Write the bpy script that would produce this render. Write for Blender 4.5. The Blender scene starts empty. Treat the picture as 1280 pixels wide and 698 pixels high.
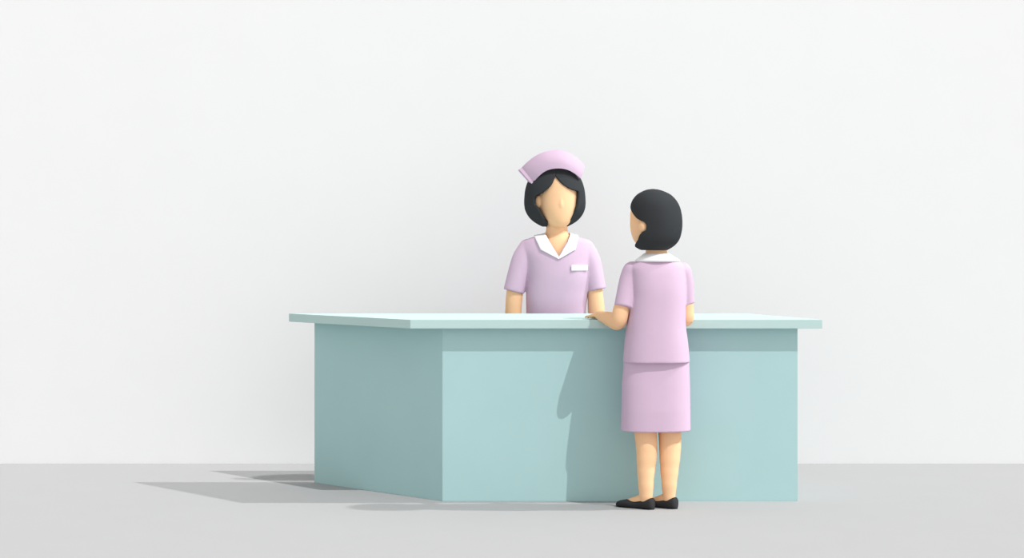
import bpy, bmesh, math
from mathutils import Vector, Matrix
from mathutils.bvhtree import BVHTree

# ------------------------------------------------------------------ camera, light, exposure
F_PX = 2400.0            # focal length in pixels of a 1280 wide frame
CAM_D = 9.9              # camera to the front panel of the counter
EYE = 1.3406
scn = bpy.context.scene
C = scn.collection

cam_d = bpy.data.cameras.new('camera'); cam = bpy.data.objects.new('camera', cam_d); C.objects.link(cam)
cam.location = (0, -CAM_D, EYE); cam.rotation_euler = (math.pi/2, 0, 0)
cam_d.lens = F_PX/1280*36; cam_d.sensor_width = 36; cam_d.shift_y = -47/1280
cam_d.clip_end = 200
scn.camera = cam

SUN_DIR = Vector((-.612, .62, -1.08))
SUN_E = 2.1
SIDE_DIR = Vector((-.86, .004, -.93))
SIDE_E = 1.95
WORLD_E = 1.03
DOME_X = .35
DOME_Z = .55        # loss of brightness from horizon to zenith
w = bpy.data.worlds.new('world'); scn.world = w; w.use_nodes = True
wt = w.node_tree; bg = wt.nodes['Background']; bg.inputs[1].default_value = WORLD_E
# soft daylight dome, brighter towards the right
_tc = wt.nodes.new('ShaderNodeTexCoord'); _sx = wt.nodes.new('ShaderNodeSeparateXYZ'); _mr = wt.nodes.new('ShaderNodeMapRange')
_mr.inputs['From Min'].default_value = -1; _mr.inputs['From Max'].default_value = 1
_mr.inputs['To Min'].default_value = 1-DOME_X; _mr.inputs['To Max'].default_value = 1+DOME_X
wt.links.new(_tc.outputs['Generated'], _sx.inputs[0]); wt.links.new(_sx.outputs['X'], _mr.inputs['Value'])
_mz = wt.nodes.new('ShaderNodeMapRange'); _mz.inputs['To Min'].default_value = 1.15; _mz.inputs['To Max'].default_value = 1.15-DOME_Z
_mm = wt.nodes.new('ShaderNodeMath'); _mm.operation = 'MULTIPLY'
wt.links.new(_sx.outputs['Z'], _mz.inputs['Value']); wt.links.new(_mr.outputs[0], _mm.inputs[0]); wt.links.new(_mz.outputs[0], _mm.inputs[1])
wt.links.new(_mm.outputs[0], bg.inputs[0])
sd = bpy.data.lights.new('sun', 'SUN'); sd.energy = SUN_E; sd.angle = math.radians(.4)
sun = bpy.data.objects.new('sun', sd); C.objects.link(sun)
sun.rotation_euler = SUN_DIR.to_track_quat('-Z', 'Y').to_euler(); sun.location = (5, -4, 7)

sd2 = bpy.data.lights.new('added_side_sun', 'SUN'); sd2.energy = SIDE_E; sd2.angle = math.radians(1.2)  # second sun added from the right to extend the floor shadow by the counter
side = bpy.data.objects.new('added_side_sun', sd2); C.objects.link(side)
side.rotation_euler = SIDE_DIR.to_track_quat('-Z', 'Y').to_euler(); side.location = (8, 0, 7)

vs = scn.view_settings
vs.view_transform = 'Standard'; vs.look = 'None'; vs.gamma = 1; vs.exposure = 0; vs.use_curve_mapping = False

# ------------------------------------------------------------------ helpers
def W(px, py, Y):
    s = F_PX/(CAM_D+Y)
    return Vector(((px-640)/s, Y, EYE-(py-302)/s))

def mat(name, rgb, var=.012, scale=3.0, rough=.95, spec=.05):
    m = bpy.data.materials.new(name); m.use_nodes = True
    nt = m.node_tree; b = nt.nodes['Principled BSDF']
    b.inputs['Roughness'].default_value = rough
    b.inputs['Specular IOR Level'].default_value = spec
    tc = nt.nodes.new('ShaderNodeTexCoord'); n = nt.nodes.new('ShaderNodeTexNoise')
    n.inputs['Scale'].default_value = scale; n.inputs['Detail'].default_value = 4
    r = nt.nodes.new('ShaderNodeValToRGB')
    r.color_ramp.elements[0].position = .35; r.color_ramp.elements[1].position = .65
    r.color_ramp.elements[0].color = (*[c*(1-var) for c in rgb], 1)
    r.color_ramp.elements[1].color = (*[min(1, c*(1+var)) for c in rgb], 1)
    nt.links.new(tc.outputs['Object'], n.inputs['Vector'])
    nt.links.new(n.outputs['Fac'], r.inputs['Fac'])
    nt.links.new(r.outputs['Color'], b.inputs['Base Color'])
    return m

M = dict(
    wall=mat('wall_paint', (.797, .797, .797), .004),
    floor=mat('floor_vinyl', (.385, .385, .385), .006),
    panel=mat('teal_panel', (.415, .608, .608)),
    slab=mat('pale_teal_top', (.49, .65, .63)),
    skin=mat('skin', (.90, .56, .325), .008),
    lilac=mat('lilac_cotton', (.615, .455, .585), .006, 25),
    white=mat('white_cotton', (.90, .90, .90), .004),
    hair=mat('black_hair', (.040, .043, .046), .03, 12),
    shoe=mat('black_leather', (.035, .035, .037), .02, 12, .7),
)

def link(name, me, m, parent=None, smooth=True):
    o = bpy.data.objects.new(name, me); C.objects.link(o)
    if m: me.materials.clear(); me.materials.append(m)
    for p in me.polygons: p.use_smooth = smooth
    if parent is not None:
        o.parent = parent; o.matrix_parent_inverse = parent.matrix_world.inverted()
    return o

def from_bm(name, bm, m, parent=None, smooth=True):
    bmesh.ops.recalc_face_normals(bm, faces=bm.faces[:])
    me = bpy.data.meshes.new(name); bm.to_mesh(me); bm.free()
    return link(name, me, m, parent, smooth)

def apply_mods(o):
    """bake the modifiers of o into its mesh"""
    dg = bpy.context.evaluated_depsgraph_get(); dg.update()
    me = bpy.data.meshes.new_from_object(o.evaluated_get(dg))
    o.modifiers.clear(); o.data = me
    for p in me.polygons: p.use_smooth = True

def fuse(name, bm, m, parent, voxel=.005, smooth=4):
    """one continuous surface from overlapping closed lofts"""
    o = from_bm(name, bm, m, None)
    r = o.modifiers.new('r', 'REMESH'); r.mode = 'VOXEL'; r.voxel_size = voxel
    if smooth:
        s = o.modifiers.new('s', 'SMOOTH'); s.iterations = smooth; s.factor = .5
    apply_mods(o)
    o.data.materials.clear(); o.data.materials.append(m)
    o.parent = parent; o.matrix_parent_inverse = parent.matrix_world.inverted()
    return o

def bridge(bm, rings, cap=True):
    for A, B in zip(rings, rings[1:]):
        n = len(A)
        for i in range(n):
            bm.faces.new((A[i], A[(i+1) % n], B[(i+1) % n], B[i]))
    if cap:
        bm.faces.new(rings[0][::-1]); bm.faces.new(rings[-1])

def spow(v, e): return math.copysign(abs(v)**e, v)

def lerp_rows(rows, n):
    """smooth (monotone cubic) resample of key rows on their first column"""
    out = []
    k = len(rows); t = [r[0] for r in rows]; cols = len(rows[0])
    sl = []
    for c in range(cols):
        d = [(rows[i+1][c]-rows[i][c])/((t[i+1]-t[i]) or 1e-9) for i in range(k-1)]
        m = [d[0]] + [0 if d[i-1]*d[i] <= 0 else 2*d[i-1]*d[i]/(d[i-1]+d[i]) for i in range(1, k-1)] + [d[-1]]
        sl.append(m)
    for j in range(n+1):
        x = t[0]+(t[-1]-t[0])*j/n
        i = 0
        while i < k-2 and ((x > t[i+1]) if t[-1] > t[0] else (x < t[i+1])): i += 1
        h = (t[i+1]-t[i]) or 1e-9; u = (x-t[i])/h
        row = [x]
        for c in range(1, cols):
            a, b = rows[i][c], rows[i+1][c]
            row.append((2*u**3-3*u*u+1)*a+(u**3-2*u*u+u)*h*sl[c][i]+(-2*u**3+3*u*u)*b+(u**3-u*u)*h*sl[c][i+1])
        out.append(row)
    return out

def loft(bm, rows, n=48, e=2.0, samples=None, cap=True):
    """rows (z, cx, cy, a, b): closed horizontal super-ellipse rings"""
    if samples: rows = lerp_rows(rows, samples)
    rings = []
    for z, cx, cy, a, b in rows:
        rings.append([bm.verts.new((cx+a*spow(math.cos(2*math.pi*i/n), 2/e),
                                    cy+b*spow(math.sin(2*math.pi*i/n), 2/e), z)) for i in range(n)])
    bridge(bm, rings, cap)

def silhouette(rows, Y, b):
    """pixel rows (py, left, right[, b]) of a thing standing at depth Y -> loft rows"""
    out = []
    for r in rows:
        l = W(r[1], r[0], Y); q = W(r[2], r[0], Y)
        out.append((l.z, (l.x+q.x)/2, Y, (q.x-l.x)/2, r[3] if len(r) > 3 else b))
    return out

def tube(bm, pts, radii, n=20, squash=1.0, side=None, round_end=True, round_start=True):
    """swept round limb; squash flattens it along 'side'"""
    pts = [Vector(p) for p in pts]
    P, R = [], []
    # smooth Catmull-Rom samples
    for i in range(len(pts)-1):
        p0 = pts[max(i-1, 0)]; p1 = pts[i]; p2 = pts[i+1]; p3 = pts[min(i+2, len(pts)-1)]
        for j in range(6):
            u = j/6
            P.append(.5*((2*p1)+(p2-p0)*u+(2*p0-5*p1+4*p2-p3)*u*u+(3*p1-p0-3*p2+p3)*u**3))
            v = u*u*(3-2*u); R.append(radii[i]*(1-v)+radii[i+1]*v)
    P.append(pts[-1]); R.append(radii[-1])
    T = [(P[min(i+1, len(P)-1)]-P[max(i-1, 0)]).normalized() for i in range(len(P))]
    A = []; B = []; c = []
    if round_start:
        for a in (.15, .45, .75): A.append((P[0]-T[0]*R[0]*math.cos(a*math.pi/2), T[0], R[0]*math.sin(a*math.pi/2)))
    c = list(zip(P, T, R))
    if round_end:
        for a in (.75, .45, .15): B.append((P[-1]+T[-1]*R[-1]*math.cos(a*math.pi/2), T[-1], R[-1]*math.sin(a*math.pi/2)))
    up = Vector(side) if side is not None else (Vector((0, 1, 0)) if abs(T[0].y) < .8 else Vector((0, 0, 1)))
    rings = []
    for p, t, r in A+c+B:
        u = (up-t*up.dot(t)).normalized(); v = t.cross(u); up = u if side is None else up
        rings.append([bm.verts.new(p+u*r*squash*math.cos(2*math.pi*i/n)+v*r*math.sin(2*math.pi*i/n)) for i in range(n)])
    bridge(bm, rings)

def ball(bm, c, rx, ry, rz, rot=0):
    mtx = Matrix.Translation(c) @ Matrix.Rotation(rot, 4, 'Z') @ Matrix.Diagonal((rx, ry, rz, 1))
    bmesh.ops.create_uvsphere(bm, u_segments=24, v_segments=16, radius=1, matrix=mtx)

def prism(name, pts, z0, z1, m, parent, bevel=.002):
    bm = bmesh.new()
    lo = [bm.verts.new((x, y, z0)) for x, y in pts]; hi = [bm.verts.new((x, y, z1)) for x, y in pts]
    bridge(bm, [lo, hi])
    if bevel: bmesh.ops.bevel(bm, geom=bm.edges[:], offset=bevel, segments=2, affect='EDGES')
    return from_bm(name, bm, m, parent, False)

def empty(name, loc, label, cat, group=None):
    o = bpy.data.objects.new(name, None); C.objects.link(o); o.location = loc
    o.empty_display_size = .1
    o['label'] = label; o['category'] = cat
    if group: o['group'] = group
    bpy.context.view_layer.update()
    return o

def hand(bm, wrist, d, up, thumb_side, L=.155, spread=.10, curl=(.15, .25, .2), thumb_out=.75):
    """palm plus five separate fingers; d points along the fingers, up is the back of the hand"""
    d = Vector(d).normalized(); up = (Vector(up)-d*Vector(up).dot(d)).normalized()
    s = d.cross(up); s = s if s.dot(Vector(thumb_side)) > 0 else -s
    wrist = Vector(wrist); k = L/.17
    palm = .085*k
    tube(bm, [wrist-d*.01, wrist+d*palm*.35, wrist+d*palm*.8, wrist+d*palm*1.0],
         [.024*k, .033*k, .037*k, .034*k], squash=.42, side=up, n=24)
    specs = [(.0285, .066, .0088), (.0095, .075, .0090), (-.0095, .070, .0086), (-.028, .055, .0078)]
    for off, ln, r in specs:
        base = wrist+d*palm*.82+s*off*k
        ang = off/.03*spread
        dd = (d*math.cos(ang)+s*math.sin(ang)).normalized()
        pts = [base]; a = 0; q = base+dd*palm*.2; pts.append(q)
        for seg, cu in zip((.45, .30, .25), curl):
            a += cu
            q = q+(dd*math.cos(a)-up*math.sin(a))*ln*k*seg; pts.append(q)
        tube(bm, pts, [r*k, r*1.03*k, r*k, r*.92*k, r*.8*k], n=12)
    tb = wrist+d*palm*.25+s*.022*k-up*.003
    t1 = tb+(d*math.cos(thumb_out)+s*math.sin(thumb_out))*.032*k
    t2 = t1+(d*math.cos(thumb_out*.7)+s*math.sin(thumb_out*.7))*.028*k
    t3 = t2+(d*math.cos(thumb_out*.4)+s*math.sin(thumb_out*.4)-up*.15)*.022*k
    tube(bm, [tb, t1, t2, t3], [.014*k, .012*k, .0105*k, .0085*k], n=12)

def head(bm, rows, c, fwd, nose=None):
    """rows (z, a, b_front, b_back): egg shaped head turned towards fwd"""
    fwd = Vector((fwd[0], fwd[1], 0)).normalized(); left = Vector((-fwd.y, fwd.x, 0))
    rings = []
    for z, a, bf, bb in lerp_rows(rows, 34):
        ring = []
        for i in range(48):
            t = 2*math.pi*i/48
            ring.append(bm.verts.new(Vector((c[0], c[1], z))+left*a*math.cos(t)+fwd*(bf if math.sin(t) > 0 else bb)*math.sin(t)))
        rings.append(ring)
    bridge(bm, rings)

def hair_shell(name, rows, c, fwd, m, parent, thick=.018, n=72, samples=70):
    """rows (z, cx offset, a, b_front, b_back, open_left, open_right) ; opening angles measured from fwd, in radians"""
    fwd = Vector((fwd[0], fwd[1], 0)).normalized(); left = Vector((-fwd.y, fwd.x, 0))
    bm = bmesh.new(); rings = []
    for z, ox, a, bf, bb, ol, orr in lerp_rows(rows, samples):
        ring = []
        ol = max(ol, .003); orr = max(orr, -10)
        for i in range(n+1):
            t = ol+(2*math.pi-orr-ol)*i/n        # from the opening's left edge round the back to its right edge
            f = math.cos(t)
            ring.append(bm.verts.new(Vector((c[0]+ox, c[1], z))+fwd*(bf if f > 0 else bb)*f+left*a*math.sin(t)))
        rings.append(ring)
    for A, B in zip(rings, rings[1:]):
        for i in range(n): bm.faces.new((A[i], A[i+1], B[i+1], B[i]))
    # closed scalp: the inside is filled by the head; give the shell its own thickness
    bmesh.ops.recalc_face_normals(bm, faces=bm.faces[:])
    cz = sum(v.co.z for v in bm.verts)/len(bm.verts)
    f = max(bm.faces, key=lambda q: (q.calc_center_median()-Vector((c[0], c[1], cz))).length)
    if f.normal.dot(f.calc_center_median()-Vector((c[0], c[1], cz))) < 0:
        bmesh.ops.reverse_faces(bm, faces=bm.faces[:])
    me = bpy.data.meshes.new(name); bm.to_mesh(me); bm.free()
    o = link(name, me, m)
    so = o.modifiers.new('s', 'SOLIDIFY'); so.thickness = thick; so.offset = -1
    apply_mods(o)
    o.parent = parent; o.matrix_parent_inverse = parent.matrix_world.inverted()
    return o

def soften(rows, cols, passes=3, r=5):
    rows = [list(q) for q in rows]
    for _ in range(passes):
        src = [q[:] for q in rows]
        for i in range(len(rows)):
            k = max(0, min(r, i-14, len(rows)-1-i))
            for c in cols: rows[i][c] = sum(src[j][c] for j in range(i-k, i+k+1))/(2*k+1)
    return rows

def shoe(name, heel, d, L, m, parent, width=.036):
    """low flat shoe; heel = ground point at the heel, d = toe direction"""
    d = Vector((d[0], d[1], 0)).normalized(); s = Vector((-d.y, d.x, 0)); heel = Vector(heel)
    bm = bmesh.new(); rings = []
    keys = [(0, .006, .010), (.01, .018, .048), (.05, .028, .058), (.16, .031, .056), (.32, .030, .046), (.5, .033, .038),
            (.66, .037, .041), (.8, .036, .037), (.92, .026, .029), (.98, .014, .020), (1.0, .004, .012)]
    keys = [(a, b*width/.036, c) for a, b, c in keys]
    for t, wd, h in lerp_rows(keys, 40):
        ring = []
        zc = h*.5; 
        for i in range(28):
            a = 2*math.pi*i/28
            ring.append(bm.verts.new(heel+d*t*L+s*wd*spow(math.cos(a), .75)+Vector((0, 0, max(0.0, h*.5+h*.5*spow(math.sin(a), .8))))))
        rings.append(ring)
    bridge(bm, rings)
    return from_bm(name, bm, m, parent)

def bvh_of(o):
    return BVHTree.FromPolygons([o.matrix_world @ v.co for v in o.data.vertices], [tuple(p.vertices) for p in o.data.polygons])

def strip_on(name, bvh, A, B, Yref, m, parent, lift=.006, thick=.006, nu=24, nv=8):
    """a cloth strip laid on the front of a surface between two polylines A and B (x, z lists)"""
    def samp(P, u):
        t = u*(len(P)-1); i = min(int(t), len(P)-2); f = t-i
        return (P[i][0]*(1-f)+P[i+1][0]*f, P[i][1]*(1-f)+P[i+1][1]*f)
    bm = bmesh.new(); g = []; last = Yref
    for i in range(nu+1):
        row = []
        for j in range(nv+1):
            a = samp(A, i/nu); b = samp(B, i/nu); v = j/nv
            x = a[0]*(1-v)+b[0]*v; z = a[1]*(1-v)+b[1]*v
            h = bvh.ray_cast(Vector((x, Yref-1, z)), Vector((0, 1, 0)))
            y = h[0].y if h[0] is not None else last
            last = y
            row.append(bm.verts.new((x, y-lift, z)))
        g.append(row)
    for i in range(nu):
        for j in range(nv): bm.faces.new((g[i][j], g[i+1][j], g[i+1][j+1], g[i][j+1]))
    for k in range(3): bmesh.ops.smooth_vert(bm, verts=bm.verts[:], factor=.3, use_axis_x=False, use_axis_y=True, use_axis_z=False)
    bmesh.ops.recalc_face_normals(bm, faces=bm.faces[:])
    if sum(f.normal.y for f in bm.faces) > 0: bmesh.ops.reverse_faces(bm, faces=bm.faces[:])
    me = bpy.data.meshes.new(name); bm.to_mesh(me); bm.free()
    o = link(name, me, m)
    so = o.modifiers.new('s', 'SOLIDIFY'); so.thickness = thick; so.offset = 1
    apply_mods(o)
    o.parent = parent; o.matrix_parent_inverse = parent.matrix_world.inverted()
    return o

# ------------------------------------------------------------------ room
WALL_Y = 1.673
o = prism('floor', [(-14, -14), (14, -14), (14, WALL_Y+.12), (-14, WALL_Y+.12)], -.12, 0, M['floor'], None, 0); o['kind'] = 'structure'
o = prism('wall_back', [(-14, WALL_Y), (14, WALL_Y), (14, WALL_Y+.12), (-14, WALL_Y+.12)], 0, 7, M['wall'], None, 0); o['kind'] = 'structure'

# ------------------------------------------------------------------ reception counter
ctr = empty('reception_counter', (.3, .35, 0), 'long teal reception counter with pale overhanging top and splayed left side', 'counter')
BY = .76
fl, fr = (553-640)/242.42, (997-640)/242.42
bl = (393-640)/(F_PX/(CAM_D+BY)); br = 1.22
ZT, ZB = .9392, .8941
T = .03
def inset(p, q, t):     # shift the segment p-q sideways by t (to its left hand)
    p = Vector(p); q = Vector(q); n = Vector((-(q-p).y, (q-p).x)).normalized()*t
    return p+n, q+n
a, b = inset((bl, BY), (fl, 0), T)
prism('front_panel', [(fl, 0), (fr, 0), (fr-T*.3, T), (fl+T*.6, T)], 0, ZB, M['panel'], ctr, .0008)
prism('side_panel', [(bl, BY), (fl, 0), (fl+T*.6, T), (bl+.04, BY)], 0, ZB, M['panel'], ctr, .0008)
prism('side_panel', [(fr, 0), (br, BY), (br-T, BY), (fr-T*1.4, T)], 0, ZB, M['panel'], ctr, .0008)
prism('back_panel', [(bl+.10, BY-.05), (br-.033, BY-.05), (br-.033, BY-.075), (bl+.12, BY-.075)], .08, ZB, M['panel'], ctr, .0008)
SY = .78; s_b = F_PX/(CAM_D+SY); s_f = F_PX/(CAM_D-.07)
prism('countertop', [((361-640)/s_b, SY), ((513-640)/s_f, -.07), ((1028-640)/s_f, -.07), ((935-640)/s_b, SY)],
      ZB, ZT, M['slab'], ctr, .0012)

# ------------------------------------------------------------------ nurse behind the counter
NY = .985
nurse = empty('person', (W(695, 300, NY).x, NY, 0),
              'nurse in lilac cap and white collared tunic facing forward behind the counter', 'person')
SN = F_PX/(CAM_D+NY)
def nz(py): return EYE-(py-302)/SN
def nx(px): return (px-640)/SN
ncx = nx(694)
bm = bmesh.new()
# head
hx = nx(697.5)
head(bm, [(nz(208), .02, .02, .02), (nz(211), .055, .05, .07), (nz(217), .085, .085, .10), (nz(228), .108, .112, .125), (nz(245), .116, .125, .13),
          (nz(258), .115, .128, .122), (nz(268), .102, .125, .105), (nz(276), .080, .117, .08), (nz(281), .058, .105, .06), (nz(284.5), .030, .085, .035), (nz(285.3), .010, .07, .012)],
     (hx, NY-.01), (.10, -1))
ball(bm, (nx(673.5), NY-.06, nz(252.5)), .026, .018, .036, .2)                       # ears
ball(bm, (nx(722), NY+.0, nz(252.5)), .022, .016, .036, -.2)
tube(bm, [(hx+.012, NY-.126, nz(246)), (hx+.013, NY-.131, nz(256)), (hx+.013, NY-.129, nz(259))], [.008, .012, .012], n=12)   # nose
# neck and torso
loft(bm, [(nz(272), nx(696), NY, .060, .060), (nz(282), nx(696), NY, .060, .060), (nz(290), nx(696), NY-.002, .062, .062), (nz(297), nx(696), NY-.005, .078, .072),
          (nz(303), nx(695), NY-.005, .13, .080), (nz(312), nx(695), NY, .17, .092), (nz(344), nx(696), NY, .160, .108),
          (nz(392), nx(695), NY, .150, .098), (nz(430), nx(695), NY, .168, .108), (nz(475), nx(695), NY, .16, .105)], samples=40)
tube(bm, [(nx(657), NY, nz(312)), (nx(648), NY-.005, nz(340)), (nx(643.5), NY-.01, nz(365)), (nx(641.5), NY-.015, nz(392)), (nx(641), NY-.03, nz(420)), (nx(641), NY-.06, nz(440))],
     [.040, .042, .0475, .047, .036, .027])
hand(bm, (nx(641), NY-.06, nz(440)), (0.02, -.15, -1), (-1, -.1, 0), (0, -1, 0), L=.18)
tube(bm, [(nx(733), NY, nz(312)), (nx(740), NY-.005, nz(340)), (nx(743.5), NY-.01, nz(365)), (nx(745.2), NY-.015, nz(390)), (nx(746), NY-.03, nz(420)), (nx(746), NY-.06, nz(440))],
     [.040, .041, .0445, .048, .036, .027])
hand(bm, (nx(746), NY-.06, nz(440)), (-.02, -.15, -1), (1, -.1, 0), (0, -1, 0), L=.18)
for s in (-1, 1):
    x = ncx+s*.085
    tube(bm, [(x, NY, .82), (x, NY, .62), (x, NY-.01, .44), (x, NY+.01, .30), (x, NY+.01, .16), (x, NY+.01, .07)],
         [.085, .072, .058, .056, .042, .034])
    tube(bm, [(x, NY+.02, .035), (x, NY-.02, .05), (x+s*.005, NY-.08, .036), (x+s*.01, NY-.14, .022)], [.026, .033, .028, .018])
body = fuse('body', bm, M['skin'], nurse, .0045, 5)

# skirt
bm = bmesh.new()
loft(bm, [(nz(400), nx(695), NY, .172, .115), (nz(420), nx(695), NY, .182, .125), (.42, nx(695), NY, .196, .14)], e=2.4, samples=12)
fuse('skirt', bm, M['lilac'], nurse, .006, 2)
# tunic
bm = bmesh.new()
loft(bm, silhouette([(293.6, 678, 712, .072), (296, 668, 722, .084), (299, 658.5, 732.5, .092), (303, 652, 739.5, .098), (312, 650.5, 741.5, .110), (328, 656.5, 739.5, .122),
                     (344, 659.5, 738, .126), (368, 657.5, 734.8, .118), (392, 657.7, 732.2, .114), (415, 655, 736, .128), (432, 653, 738, .136)], NY, .12), e=2.3, samples=44)
tube(bm, [(nx(660), NY-.005, nz(311)), (nx(652), NY-.01, nz(328)), (nx(642.2), NY-.015, nz(364.8))], [.056, .061, .060], round_end=False, n=32)
tube(bm, [(nx(731), NY-.005, nz(311)), (nx(738.5), NY-.01, nz(328)), (nx(745.6), NY-.015, nz(362.5))], [.056, .058, .0545], round_end=False, n=32)
tunic = fuse('tunic', bm, M['lilac'], nurse, .005, 9)
bvt = bvh_of(tunic)
# open the V neckline
bm = bmesh.new(); bm.from_mesh(tunic.data)
vx, vz = nx(698), nz(320); tzl, tzr = nz(291), nz(291)
dead = []
inv = Vector(nurse.location)
for f in bm.faces:
    c = tunic.matrix_world @ f.calc_center_median()
    if c.z > vz+.004:
        t = (c.z-vz)/(nz(293)-vz)
        xl = vx+(nx(680)-vx)*t; xr = vx+(nx(713.5)-vx)*t
        if xl < c.x < xr and c.y < NY+.0: dead.append(f)
    if c.z > nz(294.6) : dead.append(f)
bmesh.ops.delete(bm, geom=list(set(dead)), context='FACES')
bm.to_mesh(tunic.data); bm.free()
# skin under the V: the body's chest reaches the neckline
# collar
def P(*q): return [(nx(a), nz(b)) for a, b in q]
bm2 = bmesh.new()
col = strip_on('collar', bvt, P((681.5, 293.0), (687, 303.5), (698, 321.5)), P((667.5, 295.5), (675.5, 312.5), (698, 324.0)), NY, M['white'], tunic, lift=.004)
col2 = strip_on('collar', bvt, P((712.5, 293.0), (708.5, 303.5), (698, 321.5)), P((722.5, 295.5), (718.5, 312.2), (698, 324.0)), NY, M['white'], tunic, lift=.004)
# collar stand round the back of the neck
bm = bmesh.new(); rin = []; rout = []; n = 40
for i in range(n+1):
    t = -math.radians(12)+math.radians(204)*i/n
    rin.append(bm.verts.new((nx(697)+.070*math.cos(t), NY-.006+.072*math.sin(t), nz(291.6))))
    rout.append(bm.verts.new((nx(695.5)+.118*math.cos(t), NY+.100*math.sin(t), nz(297.0))))
for i in range(n): bm.faces.new((rin[i], rin[i+1], rout[i+1], rout[i]))
back = from_bm('collar_band', bm, M['white'], tunic)
so = back.modifiers.new('s', 'SOLIDIFY'); so.thickness = .008; so.offset = 0
apply_mods(back)
# name badge
h = bvt.ray_cast(Vector((nx(723.6), NY-1, nz(334.5))), Vector((0, 1, 0)))[0]
h2 = bvt.ray_cast(Vector((nx(713), NY-1, nz(334.5))), Vector((0, 1, 0)))[0]
h3 = bvt.ray_cast(Vector((nx(734), NY-1, nz(334.5))), Vector((0, 1, 0)))[0]
bm = bmesh.new()
g = bmesh.ops.create_cube(bm, size=1, matrix=Matrix.Translation(((h2+h3)/2+Vector((0, -.012, 0)))) @ Matrix.Rotation(math.atan2(h3.y-h2.y, h3.x-h2.x), 4, 'Z') @ Matrix.Diagonal((.103, .008, .0325, 1)))
bmesh.ops.bevel(bm, geom=bm.edges[:], offset=.0015, segments=2, affect='EDGES')
bd = from_bm('name_badge', bm, M['white'], nurse, False); bd['label'] = 'blank white name badge'
# hair
def asn(v): return math.asin(max(-1, min(1, v)))
Rr = []
hc = 693.6
hw = [(204.5, 1), (205.5, 9), (208, 17), (212, 23), (218, 29), (223, 32.5), (232, 36), (240, 37.8), (254, 38.7), (262, 37.8), (268, 35.2), (274, 31), (279, 25), (282, 19.5), (283.5, 15.5)]
opn = [(204.5, hc, hc), (220.2, hc, hc), (222, 693, 694.5), (226, 691.3, 697.4), (229, 689.8, 700), (232, 688, 703.5), (236, 684, 710), (238, 681.5, 716), (239.5, 679.8, 722.6), (241, 678, 723.3),
       (243, 674, 723.3), (245, 669.5, 723.2), (248, 667.3, 722.9), (256, 667.3, 722), (260.5, 671.5, 720.6), (265, 673.8, 719), (268, 675, 718), (274, 679, 713.5), (279, 683, 709.6), (283.5, 684, 708)]
def ip(T_, x, c):
    for i in range(len(T_)-1):
        if T_[i][0] <= x <= T_[i+1][0]:
            f = (x-T_[i][0])/(T_[i+1][0]-T_[i][0]); return T_[i][c]*(1-f)+T_[i+1][c]*f
    return T_[-1][c]
ys = [204.5+.5*i for i in range(159)]
rows = []
for y in ys:
    a = ip(hw, y, 1); l = ip(opn, y, 1); r = ip(opn, y, 2)
    bf = a/SN*.84; bb = a/SN*.92
    # facing the camera: image left is the character's right hand
    ol = asn((r-hc)/max(a, 1)); orr = asn((hc-l)/max(a, 1))
    rows.append((nz(y), 0, a/SN, bf, bb, ol, orr))
hair_shell('hair', soften(rows, (2, 3, 4)), (nx(hc), NY), (0, -1), M['hair'], nurse, thick=.014, samples=158)
# cap
inner = [(666.5, 228.5), (672, 222), (680, 215.2), (688, 211.8), (697, 210.7), (705, 211.3), (712, 213.4), (720, 218), (726.2, 223.5)]
outer = [(650.7, 211), (658, 203.6), (668, 195.8), (680, 190), (695, 187.6), (706, 189), (715, 193), (724, 199.6), (731, 207)]
def crv(Pp, u):
    t = u*(len(Pp)-1); i = min(int(t), len(Pp)-2); f = t-i
    p0 = Pp[max(i-1, 0)]; p1 = Pp[i]; p2 = Pp[i+1]; p3 = Pp[min(i+2, len(Pp)-1)]
    return [.5*(2*p1[k]+(p2[k]-p0[k])*f+(2*p0[k]-5*p1[k]+4*p2[k]-p3[k])*f*f+(3*p1[k]-p0[k]-3*p2[k]+p3[k])*f**3) for k in (0, 1)]
bm = bmesh.new(); g = []
for i in range(49):
    u = .035+.965*i/48; dep = .128*math.sqrt(max(0, 1-((u-.5)*1.7)**2))
    row = []
    for j in range(9):
        v = j/8; A = crv(inner, u); B = crv(outer, u)
        px = A[0]*(1-v)+B[0]*v; py = A[1]*(1-v)+B[1]*v
        Y = NY-dep-.012*math.sin(math.pi*v)+.03*v
        row.append(bm.verts.new(W(px, py, Y)))
    g.append(row)
for i in range(48):
    for j in range(8): bm.faces.new((g[i][j], g[i+1][j], g[i+1][j+1], g[i][j+1]))
# the folded end of the band, seen edge-on at the image's left
A = crv(inner, 0); B = crv(outer, 0); ed = [bm.verts.new(v.co) for v in g[0]]; eo = []
for j in range(9):
    v = j/8; eo.append(bm.verts.new(W(A[0]*(1-v)+B[0]*v, A[1]*(1-v)+B[1]*v, g[0][j].co.y+.045)))
for j in range(8): bm.faces.new((eo[j], ed[j], ed[j+1], eo[j+1]))
cap = from_bm('nurse_cap', bm, M['lilac'], nurse)
so = cap.modifiers.new('s', 'SOLIDIFY'); so.thickness = .018; so.offset = 1 if cap.data.polygons[200].normal.y > 0 else -1
apply_mods(cap); cap.data.set_sharp_from_angle(angle=math.radians(40))
for s in (-1, 1):
    shoe('shoe', (ncx+s*.085, NY+.065, 0), (s*.08, -1), .25, M['shoe'], nurse, .042)

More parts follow.
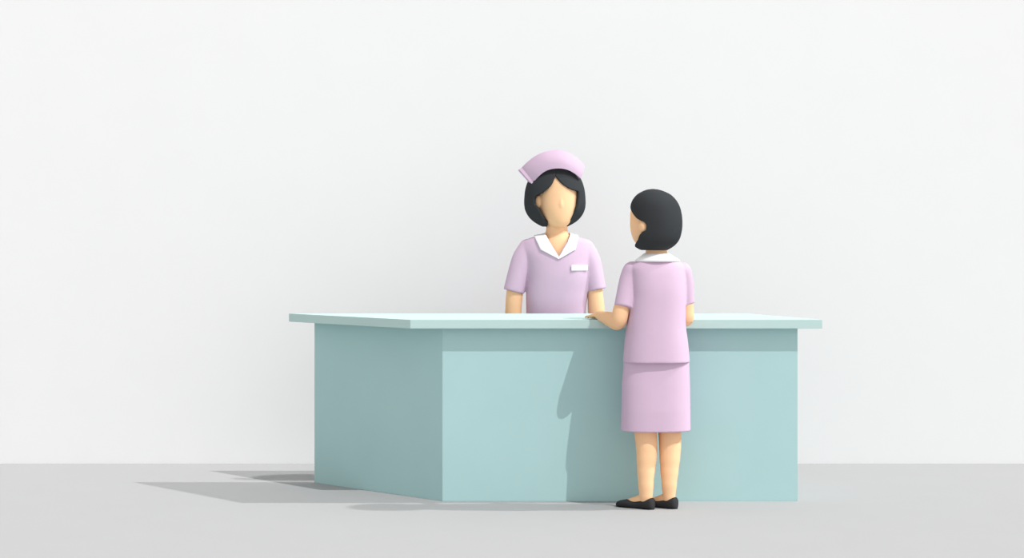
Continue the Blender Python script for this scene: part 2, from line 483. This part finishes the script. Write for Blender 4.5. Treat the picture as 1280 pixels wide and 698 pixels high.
# ------------------------------------------------------------------ visitor in front of the counter
PY = -.222
vis = empty('person', (W(822, 300, PY).x, PY, 0),
            'dark-haired woman in lilac tunic and skirt seen from behind at the counter', 'person')
SP = F_PX/(CAM_D+PY)
def pz(py): return EYE-(py-302)/SP
def pxx(px): return (px-640)/SP
al = math.radians(50)
fw = Vector((-math.sin(al), math.cos(al), 0)); lf = Vector((-math.cos(al), -math.sin(al), 0))
pcx = pxx(820)
bm = bmesh.new()
head(bm, [(pz(242), .02, .02, .02), (pz(244), .05, .05, .05), (pz(249), .080, .085, .08), (pz(257), .100, .118, .10), (pz(266), .108, .140, .11), (pz(280), .108, .142, .112),
          (pz(290), .103, .138, .10), (pz(299), .088, .128, .08), (pz(305), .068, .113, .055), (pz(309), .045, .095, .035), (pz(310.5), .015, .075, .015)],
     (pcx, PY), fw)
for s, sc in ((1, 1), (-1, 1)):
    c = Vector((pcx, PY, pz(283.5)))+lf*s*.112-fw*.002
    ball(bm, c, .020, .026, .032, math.atan2(lf.y, lf.x))
tube(bm, [Vector((pcx, PY, pz(280)))+fw*.136, Vector((pcx, PY, pz(287)))+fw*.146, Vector((pcx, PY, pz(290)))+fw*.142], [.006, .010, .009], n=12)
loft(bm, [(pz(300), pxx(820), PY+.01, .054, .052), (pz(314), pxx(820.5), PY+.005, .054, .052), (pz(320), pxx(820.5), PY, .056, .055), (pz(326), pxx(821), PY, .09, .065), (pz(333), pxx(821.5), PY, .118, .075),
          (pz(345), pxx(822.5), PY, .120, .088), (pz(390), pxx(821.5), PY, .125, .098), (pz(440), pxx(820.5), PY, .148, .105), (pz(480), pxx(820), PY, .152, .105), (pz(500), pxx(820), PY, .14, .10)], samples=40)
# left arm reaching onto the counter
E_ = W(772.3, 402.5, -.245); Wr = W(748.5, 394.2, -.045)
tube(bm, [W(788, 342, PY), W(782.5, 365, PY-.005), W(776.5, 388, -.255), E_, (E_*.62+Wr*.38)+Vector((0, 0, -.001)), (E_*.25+Wr*.75), Wr],
     [.034, .036, .042, .041, .038, .029, .0225])
hand(bm, Wr, (-.33, 1, -.115), (0, 0, 1), (1, 0, 0), L=.145, curl=(-.02, .05, .06))
# right arm, bent forward over the counter
E2 = W(857.5, 399, PY+.045); W2 = Vector((E2.x-.085, -.035, .963))
tube(bm, [W(855, 342, PY), W(857, 365, PY+.02), W(857.5, 385, PY+.035), E2, (E2*.55+W2*.45), W2], [.032, .033, .0385, .038, .033, .0225])
hand(bm, W2, (-.35, 1, -.115), (0, 0, 1), (-1, 0, 0), L=.145, curl=(-.02, .05, .06))
# legs and feet
LY, RY = -.285, -.262
fd = Vector((-.80, .58, 0)).normalized()
for pts, Y in (([(500, 807, .066), (538, 806.8, .0575), (556, 808, .0545), (572, 808.2, .0510), (588, 807.6, .0455), (604, 807.3, .0395), (619, 807.6, .0350)], LY),
               ([(500, 837, .066), (538, 837.4, .0585), (556, 837.6, .0560), (572, 837.3, .0525), (588, 836.8, .0460), (604, 836.5, .0390), (619, 836.4, .0325)], RY)):
    q = [W(x, y, Y+.042*max(0, (606-y)/68 if y > 538 else 1)) for y, x, r in pts]
    an = q[-1].copy()
    tube(bm, q+[Vector((an.x, an.y, .045))], [r for _, _, r in pts]+[.030])
    an.z = 0
    hl = an-fd*.038
    tube(bm, [hl+Vector((0, 0, .03))+fd*.03, hl+fd*.05+Vector((0, 0, .050)), hl+fd*.10+Vector((0, 0, .034)), hl+fd*.165+Vector((0, 0, .018))], [.019, .026, .024, .015])
    shoe('shoe', hl-fd*.008, fd, .222, M['shoe'], vis)
fuse('body', bm, M['skin'], vis, .0042, 4)
# skirt
bm = bmesh.new()
loft(bm, [(r[0], r[1], r[2], r[3], r[4]) for r in silhouette([(420, 783, 857, .105), (440, 781.5, 860, .104), (452, 779.8, 861.2, .108), (480, 777.5, 862.2, .115), (512, 776.8, 862.6, .122), (538.2, 776.2, 862.9, .122)], PY, .12)],
     e=2.7, n=64)
fuse('skirt', bm, M['lilac'], vis, .0045, 1)
# tunic
bm = bmesh.new()
loft(bm, silhouette([(323.5, 806, 836, .062), (326, 797, 846, .072), (329.5, 790.5, 852, .082), (335, 786.5, 856, .092), (345, 788, 857, .104), (365, 788.5, 857.3, .118), (390, 785.5, 856.8, .124),
                     (409, 783, 857.2, .128), (430, 780.6, 860, .133), (452.6, 778.6, 862.0, .138)], PY, .12), e=2.6, samples=44, n=64)
tube(bm, [W(790.5, 339, PY-.003), W(786.5, 352, PY-.005), W(779.8, 385, -.262)], [.050, .0515, .0505], round_end=False, n=32)
tube(bm, [W(853, 339, PY), W(855, 352, PY+.015), W(857.4, 379.5, PY+.035)], [.045, .047, .044], round_end=False, n=32)
tun = fuse('tunic', bm, M['lilac'], vis, .0045, 8)
# collar ring
bm = bmesh.new(); rings = []
for z, cx, a, b in ((pz(316.6), pxx(820.8), .0585, .058), (pz(316.9), pxx(820.8), .064, .064), (pz(321), pxx(821.2), .087, .083), (pz(325.2), pxx(821.8), .113, .096), (pz(326.4), pxx(821.8), .114, .096),
                    (pz(327.5), pxx(821.8), .104, .088), (pz(321), pxx(820.8), .060, .06)):
    rings.append([bm.verts.new((cx+a*math.cos(2*math.pi*i/64), PY+b*math.sin(2*math.pi*i/64), z)) for i in range(64)])
bridge(bm, rings+[rings[0]], cap=False)
from_bm('collar', bm, M['white'], tun)
# hair
hw = [(236.3, 816, .8), (237, 816, 7), (239, 816.5, 13), (242, 817, 19), (246, 817.5, 24.5), (250, 817.8, 27.5), (257, 818.6, 30.8), (264, 819.5, 32), (272, 820.2, 32.6), (282, 820.4, 32.7), (290, 820, 32.2), (298, 819, 31.2),
      (304, 818.2, 28.7), (309, 817.2, 24.4), (311.5, 817, 20.5), (313, 818, 15.5)]
opn = [(236.3, 0), (250, 0), (254, .35), (258, .68), (262, .88), (266, 1.06), (270, 1.22), (274, 1.40), (276, 1.55), (278, 1.74), (282, 1.82), (288, 1.80), (290.5, 1.62), (294, 1.52), (300, 1.42), (304, 1.24), (307, 1.0), (309.5, .72), (313, .70)]
rows = []
for i in range(154):
    y = 236.3+.5*i; y = min(y, 313)
    c = ip(hw, y, 1); a = ip(hw, y, 2); ph = ip(opn, y, 1)
    rows.append((pz(y)-(i*1e-6), pxx(c)-pcx, a/SP, a/SP, a/SP, ph, ph))
hair_shell('hair', soften(rows, (1, 2, 3, 4)), (pcx, PY), fw, M['hair'], vis, thick=.012, samples=153)
